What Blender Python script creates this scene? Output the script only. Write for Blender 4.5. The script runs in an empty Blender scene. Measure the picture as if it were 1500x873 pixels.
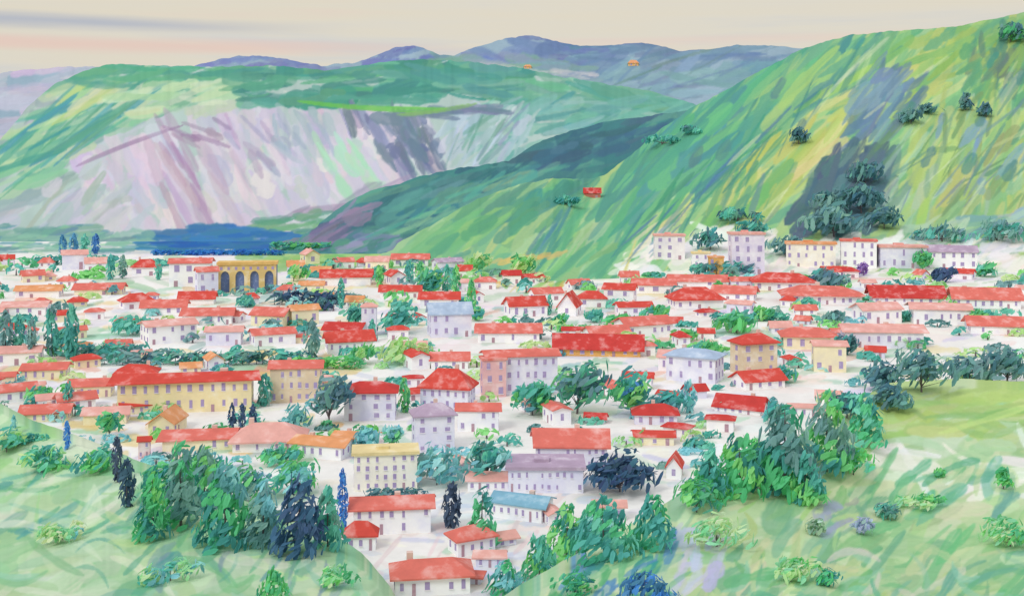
import bpy, math, random
import numpy as np
random.seed(7); rng=np.random.default_rng(7)
F=1600.0; CU=750.0; HV=250.0; CH=70.0
GAIN=1.0
def lin(c):
    c=np.asarray(c,dtype=float)/255.0
    return np.where(c<=0.04045,c/12.92,((c+0.055)/1.055)**2.4)
def ip(pts):
    a=np.array(pts,float); return lambda u: np.interp(u,a[:,0],a[:,1])
def smooth(x): 
    x=np.clip(x,0,1); return x*x*(3-2*x)
_tab=rng.random((256,256))
def vnoise(x,y):
    x=np.asarray(x,float);y=np.asarray(y,float)
    xi=np.floor(x).astype(int);yi=np.floor(y).astype(int);fx=smooth(x-xi);fy=smooth(y-yi)
    g=lambda a,b:_tab[a%256,b%256]
    return (g(xi,yi)*(1-fx)+g(xi+1,yi)*fx)*(1-fy)+(g(xi,yi+1)*(1-fx)+g(xi+1,yi+1)*fx)*fy-0.5
# ------------------------------------------------------------------ materials
def nn(nt,t,**k):
    n=nt.nodes.new(t)
    for a,b in k.items(): setattr(n,a,b)
    return n
def base_mat(name):
    m=bpy.data.materials.new(name); m.use_nodes=True
    nt=m.node_tree; p=nt.nodes['Principled BSDF']
    p.inputs['Roughness'].default_value=0.92
    p.inputs['Specular IOR Level'].default_value=0.05
    return m,nt,p
def attr_mat(name,scale,amt,translucent=0.0,stretch=(1,1,1)):
    m,nt,p=base_mat(name)
    at=nn(nt,'ShaderNodeAttribute',attribute_name='Col')
    geo=nn(nt,'ShaderNodeNewGeometry'); mp=nn(nt,'ShaderNodeMapping'); mp.inputs['Scale'].default_value=stretch
    nt.links.new(geo.outputs['Position'],mp.inputs['Vector'])
    no=nn(nt,'ShaderNodeTexNoise'); no.inputs['Scale'].default_value=scale; no.inputs['Detail'].default_value=6; no.inputs['Roughness'].default_value=0.7
    nt.links.new(mp.outputs[0],no.inputs['Vector'])
    mr=nn(nt,'ShaderNodeMapRange'); mr.inputs[1].default_value=0.25; mr.inputs[2].default_value=0.75
    mr.inputs[3].default_value=1-amt; mr.inputs[4].default_value=1+amt
    nt.links.new(no.outputs['Fac'],mr.inputs[0])
    vm=nn(nt,'ShaderNodeVectorMath',operation='SCALE')
    nt.links.new(at.outputs['Color'],vm.inputs[0]); nt.links.new(mr.outputs[0],vm.inputs['Scale'])
    nt.links.new(vm.outputs[0],p.inputs['Base Color'])
    if translucent>0:
        tr=nn(nt,'ShaderNodeBsdfTranslucent'); mx=nn(nt,'ShaderNodeMixShader'); mx.inputs[0].default_value=translucent
        nt.links.new(vm.outputs[0],tr.inputs['Color'])
        nt.links.new(p.outputs[0],mx.inputs[1]); nt.links.new(tr.outputs[0],mx.inputs[2])
        nt.links.new(mx.outputs[0],nt.nodes['Material Output'].inputs[0])
    return m
_wc={}
def wash(col,kind='wall'):
    key=(tuple(col),kind)
    if key in _wc: return _wc[key]
    m,nt,p=base_mat('%s_%d_%d_%d'%((kind,)+tuple(col)))
    a=lin(col); 
    if kind=='roof': hi=lin([min(255,c+(255-c)*0.45) for c in col]); lo=lin([c*0.94 for c in col]); sc=0.22
    elif kind=='wall': hi=lin([min(250,c+(255-c)*0.6) for c in col]); lo=lin([col[0]*.95,col[1]*.95,col[2]*.99]); sc=0.18
    else: hi=lin([min(255,c+(255-c)*0.3) for c in col]); lo=a; sc=0.8
    geo=nn(nt,'ShaderNodeNewGeometry')
    no=nn(nt,'ShaderNodeTexNoise'); no.inputs['Scale'].default_value=sc; no.inputs['Detail'].default_value=5; no.inputs['Roughness'].default_value=0.6
    nt.links.new(geo.outputs['Position'],no.inputs['Vector'])
    cr=nn(nt,'ShaderNodeValToRGB'); e=cr.color_ramp.elements
    e[0].position=0.34; e[0].color=(*lo,1); e[1].position=0.72; e[1].color=(*hi,1)
    x=cr.color_ramp.elements.new(0.52); x.color=(*a,1)
    nt.links.new(no.outputs['Fac'],cr.inputs[0]); nt.links.new(cr.outputs[0],p.inputs['Base Color'])
    _wc[key]=m; return m
M_LAND=attr_mat('land_wash',0.35,0.06)
M_FAR=attr_mat('far_land_wash',0.03,0.06)
M_FOL=attr_mat('foliage',0.9,0.1,0.38)
# ------------------------------------------------------------------ canvas of land cover, plus painted haze on the far mountains
class Canvas:
    S=1.4
    def __init__(s,u0,u1,v0,v1,col,pale=0.17):
        s.pale=pale
        s.u0,s.v0=u0,v0; s.w=int((u1-u0)/s.S)+2; s.h=int((v1-v0)/s.S)+2
        s.a=np.empty((s.h,s.w,3)); s.a[:]=col
        yy,xx=np.mgrid[0:s.h,0:s.w]
        n=vnoise(xx/40+3,yy/30+9)+0.5*vnoise(xx/13,yy/13)
        s.a+= (n*16)[...,None]
    def stroke(s,x,y,ang,L,W,col,a,bow=0.0):
        S=s.S; dx,dy=math.cos(ang),-math.sin(ang)
        r=L/2+W+abs(bow)
        i0=max(0,int((x-r-s.u0)/S)); i1=min(s.w,int((x+r-s.u0)/S)+2)
        j0=max(0,int((y-r-s.v0)/S)); j1=min(s.h,int((y+r-s.v0)/S)+2)
        if i1<=i0 or j1<=j0: return
        X=(np.arange(i0,i1)*S+s.u0-x)[None,:]; Y=(np.arange(j0,j1)*S+s.v0-y)[:,None]
        p=(X*dx+Y*dy)/(L/2); q=(-X*dy+Y*dx)
        q=q-bow*(1-p*p)
        seed=random.random()*200
        hw=W/2*np.sqrt(np.clip(1-np.abs(p)**3.5,0,1))*(1+0.7*vnoise(p*2.2+seed,p*0+seed)+0.3*vnoise(p*7+seed,p*0+seed))
        e=np.abs(q)/np.maximum(hw,0.01)
        m=smooth((1.15-e)/0.38)*(np.abs(p)<1)
        br=1+0.75*vnoise(q/1.9+seed,p*1.5+seed)*smooth((p+0.8)/1.4)
        edge=1+0.18*np.exp(-((e-0.86)/0.13)**2)
        al=np.clip(m*a*br*edge,0,1)[...,None]
        c=np.array(col,float)+rng.normal(0,5,3)
        b=s.a[j0:j1,i0:i1]
        s.a[j0:j1,i0:i1]=b*(1-al)+(0.85*c+0.15*c*b/235)*al
    def hatch(s,poly,n,ang,aj,L,W,cols,a=0.75,bow=0):
        P=np.array(poly,float); x0,y0=P.min(0); x1,y1=P.max(0); k=0;t=0
        while k<n and t<n*30:
            t+=1
            x=random.uniform(x0,x1);y=random.uniform(y0,y1);ins=False;j=len(P)-1
            for i in range(len(P)):
                if (P[i,1]>y)!=(P[j,1]>y) and x<(P[j,0]-P[i,0])*(y-P[i,1])/(P[j,1]-P[i,1])+P[i,0]: ins=not ins
                j=i
            if not ins: continue
            k+=1
            s.stroke(x,y,math.radians(ang+random.gauss(0,aj)),L*random.uniform(.5,1.4),W*math.exp(random.gauss(-.05,.38)),random.choice(cols),a*random.uniform(.65,1.15),random.gauss(0,1)*bow)
    def wash(s,poly,cols,dens=1.0,ang=0,aj=8,L=40,W=14,a=0.8,bow=2):
        P=np.array(poly,float); A=0.5*abs(np.dot(P[:,0],np.roll(P[:,1],1))-np.dot(P[:,1],np.roll(P[:,0],1)))
        s.hatch(poly,int(dens*2.2*A/(L*W))+1,ang,aj,L,W,cols,a,bow)
    def samp(s,u,v):
        x=np.clip((u-s.u0)/s.S,0,s.w-1.001);y=np.clip((v-s.v0)/s.S,0,s.h-1.001)
        i=x.astype(int);j=y.astype(int);fx=(x-i)[...,None];fy=(y-j)[...,None]
        A=s.a
        r=(A[j,i]*(1-fx)+A[j,np.minimum(i+1,s.w-1)]*fx)*(1-fy)+(A[np.minimum(j+1,s.h-1),i]*(1-fx)+A[np.minimum(j+1,s.h-1),np.minimum(i+1,s.w-1)]*fx)*fy
        return r*(1-s.pale)+np.array([224,222,216.])*s.pale
def grid_obj(name,P,C,mat):
    nr,nc,_=P.shape
    me=bpy.data.meshes.new(name); me.vertices.add(nr*nc); me.vertices.foreach_set('co',P.reshape(-1).astype(np.float32))
    idx=np.arange(nr*nc).reshape(nr,nc)
    q=np.stack([idx[:-1,:-1],idx[:-1,1:],idx[1:,1:],idx[1:,:-1]],-1).reshape(-1)
    nf=(nr-1)*(nc-1)
    me.loops.add(nf*4); me.loops.foreach_set('vertex_index',q.astype(np.int32))
    me.polygons.add(nf); me.polygons.foreach_set('loop_start',np.arange(0,nf*4,4,dtype=np.int32)); me.polygons.foreach_set('loop_total',np.full(nf,4,dtype=np.int32))
    me.polygons.foreach_set('use_smooth',np.ones(nf,bool))
    me.update(); me.validate()
    at=me.color_attributes.new('Col','FLOAT_COLOR','POINT')
    c=np.ones((nr*nc,4),np.float32); c[:,:3]=np.clip(lin(np.clip(C.reshape(-1,3),5,250))*GAIN,0,0.9)
    at.data.foreach_set('color',c.reshape(-1)); me.materials.append(mat)
    o=bpy.data.objects.new(name,me); bpy.context.collection.objects.link(o); return o
# ------------------------------------------------------------------ terrain layers
class Layer:
    def __init__(s,name,u0,u1,crest,foot,dc,df,rel,drop,seed,power=1.0):
        s.name=name;s.u0,s.u1=u0,u1;s.crest=ip(crest);s.foot=foot;s.dc=dc;s.df=df;s.rel=rel;s.drop=drop;s.seed=seed;s.pw=power
    def cr(s,u): return s.crest(u)+2.2*vnoise(np.asarray(u)/14.0+s.seed,s.seed)+1.2*vnoise(np.asarray(u)/5.0,s.seed+4)
    def dist(s,u,v):
        c=s.cr(u);f=s.foot(u); t=np.clip((f-v)/np.maximum(f-c,1e-3),0,1)
        d=s.df(u)+(s.dc(u)-s.df(u))*t**s.pw
        n=vnoise((u+v*0.6)/55+s.seed,(v-u*0.3)/70+s.seed)+0.4*vnoise((u+v*.5)/22+s.seed,(v)/30)
        return d*(1+s.rel*n*np.sin(np.pi*t))
    def covers(s,u,v): return s.u0<=u<=s.u1 and s.cr(u)<=v<=s.foot(u)
    def pos(s,u,v):
        d=float(s.dist(np.float64(u),np.float64(v))); return ((u-CU)/F*d,d,CH-(v-HV)/F*d)
    def build(s,cv,nr,du=1.6,mat=None,near=None):
        u=np.arange(s.u0,s.u1+du,du); t=np.linspace(0,1,nr)[:,None]
        c=s.cr(u)[None];f=s.foot(u)[None]; v=f+(c-f)*t; U=np.broadcast_to(u,v.shape)
        d=s.dist(U,v); P=np.stack([(U-CU)/F*d,d,CH-(v-HV)/F*d],-1); C=cv.samp(U,v)
        top=P[-1]; rows=[];cc=[]
        for k in (0.25,0.6,1.0):
            dd=top[:,1]*(1+s.drop[0]*k); z=top[:,2]-(top[:,2]+8)*(k**1.3)
            rows.append(np.stack([(u-CU)/F*dd,dd,z],-1)); cc.append(C[-1])
        P=np.concatenate([P,np.array(rows)],0);C=np.concatenate([C,np.array(cc)],0)
        if near is not None:
            dd=np.full(u.shape,near[0]); pre=np.stack([(u-CU)/F*dd*1.0,dd,np.full(u.shape,near[1])],-1)[None]
            P=np.concatenate([pre,P],0);C=np.concatenate([C[:1],C],0)
        return grid_obj(s.name,P,C,mat)
fd=lambda v: CH*F/(v-HV)
LA=Layer('far_mountain_terrain',-250,1750,[(-250,150),(-60,118),(0,107),(60,101),(125,97),(200,100),(280,98),(330,85),(370,81),(420,86),(472,97),(520,92),(556,80),(580,70),(605,66),(640,79),(665,82),(700,68),(740,58),(770,52),(800,57),(850,68),(900,66),(950,63),(1000,76),(1040,72),(1080,66),(1130,68),(1170,70),(1300,80),(1750,95)],
   lambda u:0*u+262.0,lambda u:7000+0*u,lambda u:5000+0*u,0.02,(0.4,),3)
LB=Layer('terraced_hill_terrain',-250,1350,[(-250,330),(-60,250),(0,205),(40,158),(80,124),(120,106),(165,94),(230,97),(300,98),(400,97),(480,103),(560,92),(620,87),(700,92),(760,100),(820,112),(900,125),(960,135),(1040,160),(1150,200),(1350,240)],
   lambda u:0*u+354.0,lambda u:3500+0*u,lambda u:fd(354)+0*u,0.012,(0.4,),11,1.3)
LC=Layer('wooded_ridge_terrain',395,1300,[(395,362),(440,345),(480,318),(515,292),(540,281),(580,270),(640,252),(700,243),(745,236),(780,213),(830,193),(890,178),(950,170),(1010,162),(1100,150),(1300,140)],
   lambda u:0*u+372.0,ip([(395,1000),(500,1300),(900,1900),(1300,2200)]),lambda u:fd(372)+0*u,0.012,(0.3,),21,1.35)
footD=ip([(540,380),(590,384),(700,398),(800,412),(900,408),(1000,402),(1200,398),(1750,400)])
LD=Layer('green_mountain_terrain',545,1750,[(545,376),(590,352),(640,325),(700,291),(760,270),(810,261),(850,263),(885,258),(930,222),(970,188),(1010,160),(1050,140),(1110,105),(1180,70),(1250,51),(1330,44),(1400,39),(1440,31),(1500,18),(1600,0),(1750,-30)],
   footD,ip([(545,930),(700,1050),(880,1250),(1200,1450),(1750,1600)]),lambda u:fd(footD(u)),0.014,(0.3,),33)
crE=[(-250,560),(-80,585),(0,604),(50,630),(120,655),(200,690),(280,718),(350,748),(420,775),(480,795),(530,830),(570,880),(600,930)]
crF=[(690,930),(760,880),(830,840),(900,800),(960,765),(1010,732),(1100,700),(1180,655),(1240,610),(1300,572),(1400,566),(1500,571),(1750,560)]
cE=ip(crE);cF=ip(crF)
LE=Layer('left_hillside_terrain',-250,598,crE,lambda u:0*u+960.0,lambda u:0.74*fd(cE(u)),lambda u:96+0*u,0.012,(0.5,),41)
LF=Layer('right_hillside_terrain',692,1750,crF,lambda u:0*u+960.0,lambda u:0.74*fd(cF(u)),lambda u:96+0*u,0.012,(0.5,),51)
def ground(u,v,layer=None):
    if layer: return layer.pos(u,v)
    for L in (LE,LF):
        if L.covers(u,v): return L.pos(u,v)
    if LD.covers(u,v) and v<footD(u): return LD.pos(u,v)
    if v>362:
        d=fd(v); return ((u-CU)/F*d,d,0.0)
    if LC.covers(u,v): return LC.pos(u,v)
    if LB.covers(u,v): return LB.pos(u,v)
    return LA.pos(u,v)
def R(x0,y0,x1,y1): return [(x0,y0),(x1,y0),(x1,y1),(x0,y1)]
PAP=(240,236,231)
# A: distance haze is painted straight into these blue-grey mountain colours
cA=Canvas(-250,1750,40,270,(140,166,184),.12)
cA.wash(R(-200,90,200,265),[(182,182,196),(194,190,204),(169,176,194)],1,10,6,90,14)
cA.wash(R(280,75,490,110),[(112,124,176),(125,140,180)],1,5,6,50,10)
cA.wash([(500,100),(600,62),(670,100),(640,130)],[(98,112,172),(110,125,178)],1.2,8,10,40,9)
cA.wash([(680,80),(770,45),(860,70),(900,110),(700,110)],[(104,122,172),(112,138,176),(120,140,180)],1.2,-5,8,70,10)
cA.wash(R(820,62,1180,130),[(112,142,170),(120,150,172),(100,132,165)],1.2,8,12,90,12)
cA.hatch(R(820,62,1180,90),12,2,4,80,6,[(98,128,168),(90,120,160)],.7)
cA.wash(R(840,105,1100,190),[(130,165,178),(146,178,184),(116,156,168)],1,12,12,90,12)
cA.hatch(R(880,80,1150,180),14,25,14,110,3,[(100,140,130),(95,125,165)],.6)
cA.wash(R(640,85,860,120),[(120,165,150),(130,160,175)],1,-5,6,70,8)
cA.hatch(R(560,92,860,112),8,-4,4,60,5,[(205,205,200)],.6)
LA.build(cA,90,2.2,M_FAR)
# B
cB=Canvas(-250,1350,80,362,(170,194,186),.15)
cB.wash([(-250,360),(-250,250),(60,130),(220,180),(100,250),(200,345)],[(156,180,174),(136,168,164),(178,180,194),(196,198,208)],1,32,8,90,14)
cB.wash([(110,240),(300,172),(480,160),(640,180),(650,230),(550,290),(380,345),(160,345)],[(212,200,214),(202,192,210),(222,212,218),(192,190,204)],2.0,-62,8,56,16,.8)
cB.wash([(40,255),(150,235),(220,335),(100,350)],[(190,196,198),(172,186,184),(200,200,208)],1,40,10,60,12)
cB.wash([(-100,300),(0,200),(100,110),(200,90),(345,95),(345,150),(200,175),(110,230),(30,280)],[(130,190,155),(160,202,158),(88,164,140),(184,206,172)],1.4,24,7,80,12)
cB.hatch([(0,290),(0,210),(130,120),(240,110),(200,165),(80,245)],34,34,7,120,7,[(62,146,168),(58,144,148),(80,158,124),(72,160,140)],.75)
cB.hatch([(20,180),(110,115),(210,110),(100,170)],8,32,6,110,8,[(190,206,130),(206,212,166)],.7)
cB.wash([(90,100),(350,92),(500,104),(350,125),(120,125)],[(76,160,130),(90,166,128),(66,146,134)],1.3,3,5,80,10)
cB.wash([(160,128),(350,118),(345,150),(200,165)],[(190,214,172),(164,206,152),(204,220,184)],1,8,7,70,10)
cB.wash([(340,115),(480,100),(640,84),(760,98),(760,145),(560,150),(380,155)],[(62,146,128),(74,156,132),(54,132,120),(80,160,122)],1.9,3,7,70,13,.88)
cB.wash([(540,90),(700,88),(960,132),(1100,190),(900,190),(700,150)],[(88,160,144),(68,144,138),(106,174,146)],1.5,-8,8,90,11,.85)
cB.wash([(700,150),(900,150),(1050,175),(900,205),(740,240),(700,210)],[(92,164,154),(116,182,166),(76,150,148),(150,194,184)],1.4,12,12,80,10)
cB.hatch([(200,215),(330,185),(380,200),(390,260),(310,320),(240,320)],16,-64,4,95,11,[(166,132,162),(182,156,180),(192,166,188)],.6)
cB.hatch([(235,190),(330,180),(340,208),(240,214)],7,-20,8,46,9,[(150,120,154),(162,136,168)],.7)
cB.stroke(190,214,math.radians(21),170,5,(146,118,152),.6,-3)
cB.hatch([(330,190),(400,180),(430,240),(360,250)],8,-50,14,46,7,[(150,160,182),(164,150,180)],.6)
cB.wash([(400,178),(480,165),(500,205),(450,235),(410,225)],[(164,182,192),(156,170,192),(186,198,200)],1.1,-60,12,45,9,.7)
cB.wash([(490,168),(620,160),(648,235),(600,258),(550,220)],[(116,128,158),(104,118,146),(142,142,172),(96,124,140)],1.6,-62,7,44,11,.82)
cB.wash([(460,205),(530,225),(570,280),(500,285)],[(172,214,186),(180,218,190)],1.3,-58,6,50,13)
cB.wash([(640,168),(780,162),(760,222),(690,242),(650,236)],[(176,196,206),(160,190,188),(196,210,214)],1.3,52,10,44,9)
cB.hatch([(650,180),(780,170),(740,230),(665,236)],14,52,8,56,3.5,[(110,150,152),(100,160,134),(120,138,172)],.6)
cB.hatch([(560,158),(730,158),(720,178),(560,180)],10,-4,6,80,8,[(118,118,154),(100,124,146)],.75)
cB.stroke(545,154,math.radians(-3),220,7,(100,182,72),.85,5); cB.stroke(640,160,math.radians(8),120,6,(120,190,90),.75,3)
cB.hatch([(380,330),(540,285),(640,262),(640,290),(540,340)],14,20,8,90,9,[(148,132,160),(168,150,176),(130,130,150)],.7)
cB.wash([(320,334),(450,314),(500,325),(500,352),(330,352)],[(84,150,120),(70,138,130),(110,165,120)],1.5,12,8,60,9)
cB.wash([(205,344),(260,336),(310,331),(430,342),(430,362),(220,362)],[(36,100,172),(46,114,180),(50,118,160)],3.2,0,3,56,8,.97)
cB.wash([(-200,335),(100,332),(205,345),(205,362),(-200,362)],[(96,156,146),(126,180,156),(90,146,156)],1.5,5,6,60,8)
LB.build(cB,170,1.8,M_LAND)
# C
cC=Canvas(395,1300,120,380,(72,132,130),.08)
cC.wash([(480,372),(520,285),(640,245),(760,225),(830,188),(1000,158),(1300,140),(1200,372)],[(72,136,134),(60,122,128),(84,148,140),(54,108,118),(92,156,142)],1.6,22,12,70,13,.85)
cC.wash([(740,250),(790,212),(880,180),(1000,165),(950,220)],[(64,106,128),(56,102,120),(74,124,140)],1.3,20,12,60,12)
cC.wash([(395,372),(470,320),(540,285),(545,310),(500,350)],[(132,122,152),(100,110,134),(150,136,166)],1.3,28,10,50,8)
cC.wash([(470,372),(560,330),(640,345),(600,372)],[(124,130,166),(90,148,130),(146,164,182),(80,132,130)],1.2,20,12,50,8)
cC.hatch([(560,335),(700,268),(820,245),(640,330)],26,30,9,80,6,[(110,174,146),(90,164,146),(130,184,148)],.65)
LC.build(cC,120,1.8,M_LAND)
# D
cD=Canvas(545,1750,-40,415,(144,190,134),.17)
allD=[(545,376),(700,290),(810,262),(885,258),(1010,160),(1180,70),(1400,35),(1750,-30),(1750,415),(700,415)]
cD.wash(allD,[(136,190,128),(158,200,126),(112,178,120),(92,164,128),(182,202,124)],1.5,46,8,100,15,.8)
cD.wash([(600,372),(700,290),(810,260),(870,270),(760,330),(680,385)],[(98,174,116),(78,156,116),(124,186,116),(70,142,128)],1.6,33,8,90,12,.85)
cD.wash([(760,300),(830,262),(870,270),(820,320),(760,350)],[(60,138,122),(72,148,116)],1.1,38,8,60,12)
cD.wash([(700,400),(860,300),(930,300),(1050,400)],[(106,180,116),(134,194,130),(78,166,124),(166,206,148)],1.3,48,9,80,10,.8)
cD.wash([(885,258),(1010,160),(1180,70),(1270,52),(1230,110),(1080,240),(930,330),(880,300)],[(70,154,128),(84,168,122),(58,138,132),(98,178,126),(66,144,142)],2.0,50,7,110,12,.84)
cD.wash([(1100,130),(1200,80),(1330,55),(1250,140),(1090,250)],[(120,180,122),(88,164,126),(158,198,118),(76,146,138)],1.3,46,9,100,12)
cD.hatch([(1040,290),(1110,215),(1230,150),(1270,180),(1120,330)],30,43,8,120,11,[(204,208,112),(194,200,98),(212,214,140),(176,190,90)],.75)
cD.hatch([(1180,150),(1330,70),(1500,60),(1500,130),(1300,160)],30,34,10,130,12,[(188,202,106),(202,208,128),(164,194,98),(150,190,108)],.75)
cD.wash([(1300,70),(1430,40),(1560,10),(1560,90),(1350,120)],[(116,174,96),(136,180,92),(90,160,120),(176,194,104)],1.4,30,14,70,12)
cD.wash([(1410,60),(1560,30),(1560,160),(1430,150)],[(62,130,118),(80,156,108),(128,168,88),(88,120,104)],1.1,62,18,46,10)
cD.wash([(1262,110),(1330,95),(1350,140),(1305,210),(1250,210)],[(104,138,172),(90,126,160),(116,156,172),(84,120,144)],1.4,50,9,70,11,.78)
cD.wash([(1330,170),(1560,130),(1560,330),(1340,330)],[(168,194,102),(190,202,126),(134,182,116),(150,184,154)],1.3,66,12,70,12)
cD.hatch([(1360,140),(1560,150),(1560,300),(1380,300)],36,60,14,50,9,[(106,146,96),(84,136,112),(138,158,96),(118,158,188)],.7)
cD.wash([(1155,342),(1185,270),(1225,218),(1305,225),(1318,300),(1295,345)],[(72,108,118),(60,96,112),(86,126,126)],2.2,58,8,50,13,.9)
cD.wash([(1010,360),(1030,290),(1130,230),(1160,260),(1110,340)],[(106,174,104),(78,148,114),(156,188,104)],1.2,60,9,70,10)
cD.hatch([(1300,220),(1400,210),(1380,320),(1300,330)],20,66,12,70,10,[(168,190,100),(116,162,138),(176,204,176)],.75)
cD.wash([(1330,330),(1560,300),(1560,370),(1340,370)],[(116,162,160),(96,146,150),(176,204,170),(146,176,200)],1.1,24,16,60,9)
cD.wash([(900,408),(960,350),(1050,335),(1180,352),(1500,350),(1560,408)],[(242,238,230),(236,232,224),(238,236,236)],1.6,20,16,50,11,.9)
cD.hatch([(900,400),(960,320),(1010,300),(1000,380)],16,48,8,70,7,[(214,206,134),(150,200,130),(240,228,194)],.8)
cD.hatch(R(960,350,1500,400),26,15,25,36,6,[(196,196,220),(150,190,166),(114,164,156),(224,208,200)],.55)
cD.hatch([(760,370),(830,300),(860,300),(820,390)],16,62,8,70,5,[(60,140,130),(70,130,160),(84,170,120)],.7)
cD.hatch([(900,330),(1250,90),(1250,130),(950,370)],44,50,9,90,4,[(54,124,122),(66,112,152),(50,140,106)],.6)
cD.hatch([(1050,300),(1550,60),(1550,260),(1150,330)],40,52,12,80,4,[(88,130,88),(70,130,124),(98,130,160)],.55)
cD.hatch([(950,330),(1250,90),(1550,60),(1550,300),(1150,330)],18,48,10,80,4,[(222,226,190),(212,222,164)],.5)
for p in [(1140,130),(1170,190),(1330,165),(1500,110),(1440,170),(1420,240),(1060,220),(1360,230),(1480,250),(1020,230)]: cD.stroke(p[0],p[1],math.radians(60),36,14,(70,124,124),.65)
for _ in range(5): cD.stroke(720+_*24,385-_*3,math.radians(20),34,7,random.choice([(230,180,90),(220,190,110)]),.8)
LD.build(cD,245,1.8,M_LAND)
# floor
cG=Canvas(-250,1750,345,1010,PAP,.06)
cG.hatch(R(-200,362,1700,420),230,2,8,50,6,[(234,228,208),(190,212,180),(218,214,230),(238,222,212),(160,196,164)],.55)
cG.hatch(R(-200,420,1700,560),600,2,9,50,7,[(238,230,210),(184,210,180),(216,214,232),(242,222,214),(244,242,240),(150,196,166),(234,218,164),(244,242,240),(140,186,180)],.6)
cG.hatch(R(-200,540,1700,900),600,3,13,64,9,[(240,234,216),(196,216,192),(214,214,234),(240,224,216),(246,244,240),(170,206,186),(246,244,240),(190,198,224)],.6)
cG.hatch([(-100,520),(520,520),(480,680),(-100,680)],120,4,9,46,8,[(236,210,144),(232,196,124),(238,218,168),(230,160,142),(150,196,156)],.65)
cG.hatch(R(0,400,560,500),90,4,8,40,6,[(236,212,154),(228,178,144),(165,196,160),(220,214,228)],.6)
cG.hatch([(350,372),(560,368),(640,390),(400,395)],60,6,8,50,8,[(140,190,116),(110,176,116),(170,205,126)],.75)
cG.hatch([(620,385),(860,400),(820,425),(640,410)],50,30,14,30,6,[(130,190,106),(220,190,106),(90,165,116),(196,206,126)],.75)
cG.hatch(R(700,400,1500,560),120,0,8,60,6,[(230,172,154),(150,190,156),(200,196,224),(240,236,232)],.5)
cG.hatch([(500,700),(860,700),(760,880),(540,880)],60,14,22,70,9,[(210,216,234),(192,208,226),(242,240,238),(228,208,202)],.6)
cG.hatch([(-240,348),(215,348),(215,372),(-240,376)],90,2,4,60,5,[(110,168,150),(140,190,164),(100,150,160),(200,206,210)],.8)
cG.hatch([(215,350),(430,350),(444,368),(226,372)],90,1,3,54,5,[(36,100,172),(46,114,178),(54,120,160)],.95)
def fl():
    u=np.arange(-250,1751,1.9);v=np.concatenate([np.arange(349,560,1.3),np.arange(560,1000,1.9)])[::-1]
    U,V=np.meshgrid(u,v);d=fd(V);P=np.stack([(U-CU)/F*d,d,0*d],-1)
    return grid_obj('valley_ground',P,cG.samp(U,V),M_LAND)
fl()
cE_=Canvas(-250,640,540,965,(184,210,170),.14)
cE_.wash(R(-250,560,600,960),[(172,206,156),(188,214,174),(152,198,150),(206,222,192),(136,188,142)],1.3,12,16,110,24,.75,8)
cE_.hatch(R(-60,600,300,780),60,26,18,84,9,[(88,168,124),(112,182,132),(78,156,150),(150,200,134),(218,226,206),(70,150,130)],.62,6)
cE_.hatch(R(-60,740,600,900),50,-10,24,90,11,[(104,176,148),(84,160,152),(120,186,134),(200,218,156),(142,202,172),(220,226,200)],.62,12)
cE_.hatch(R(200,700,560,880),50,54,18,66,10,[(76,160,134),(98,174,130),(70,146,150),(150,196,140),(110,150,170)],.62,4)
cE_.hatch(R(-60,640,500,860),14,20,30,80,14,[(228,230,216),(222,228,200)],.65,8)
LE.build(cE_,190,1.9,M_LAND,near=(15,60))
cF_=Canvas(692,1750,540,965,(188,210,160),.14)
cF_.wash(R(692,560,1750,960),[(176,206,154),(192,214,168),(152,196,140),(208,222,186)],1.3,20,18,100,24,.78,8)
cF_.wash([(1290,570),(1560,566),(1560,640),(1280,640)],[(178,202,114),(190,208,134),(162,194,114)],1.5,4,5,100,14,.85,4)
cF_.hatch([(1290,640),(1560,640),(1560,730),(1290,720)],34,-10,20,90,14,[(242,240,234),(236,236,222),(186,210,172)],.88,8)
cF_.hatch([(1290,600),(1560,590),(1560,690)],16,0,14,120,8,[(124,176,98),(146,188,112),(200,212,150)],.75,12)
cF_.hatch([(1200,690),(1560,690),(1560,900),(1200,900)],90,40,18,76,14,[(104,180,122),(136,196,138),(80,164,126),(182,210,152),(100,172,154),(92,174,130),(216,222,184)],.7,6)
cF_.hatch([(960,740),(1250,700),(1300,900),(980,900)],80,56,20,60,14,[(168,200,120),(140,190,130),(184,208,150),(130,184,146),(206,212,170),(106,172,134)],.7,6)
cF_.hatch([(985,780),(1070,780),(1060,870),(980,873)],18,60,12,50,13,[(200,206,224),(190,194,218)],.85,3)
cF_.hatch([(1180,740),(1300,730),(1300,780),(1180,790)],10,20,20,36,14,[(150,170,156),(160,172,192)],.8,3)
cF_.hatch([(740,850),(990,790),(990,900),(700,900)],80,50,16,54,11,[(66,162,134),(56,146,142),(112,186,134),(84,146,188),(80,168,116),(190,212,180)],.8,4)
cF_.hatch([(1060,840),(1500,780),(1500,900),(1060,900)],50,20,30,64,12,[(206,214,160),(144,202,172),(220,214,196),(84,176,134),(104,180,126)],.65,10)
LF.build(cF_,190,1.9,M_LAND,near=(15,60))
P=np.array([[[-30000,-3000,-9.],[30000,-3000,-9.]],[[-30000,30000,-9.],[30000,30000,-9.]]]); grid_obj('ground',P,np.full((2,2,3),(150,185,150.)),M_FAR)
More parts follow.
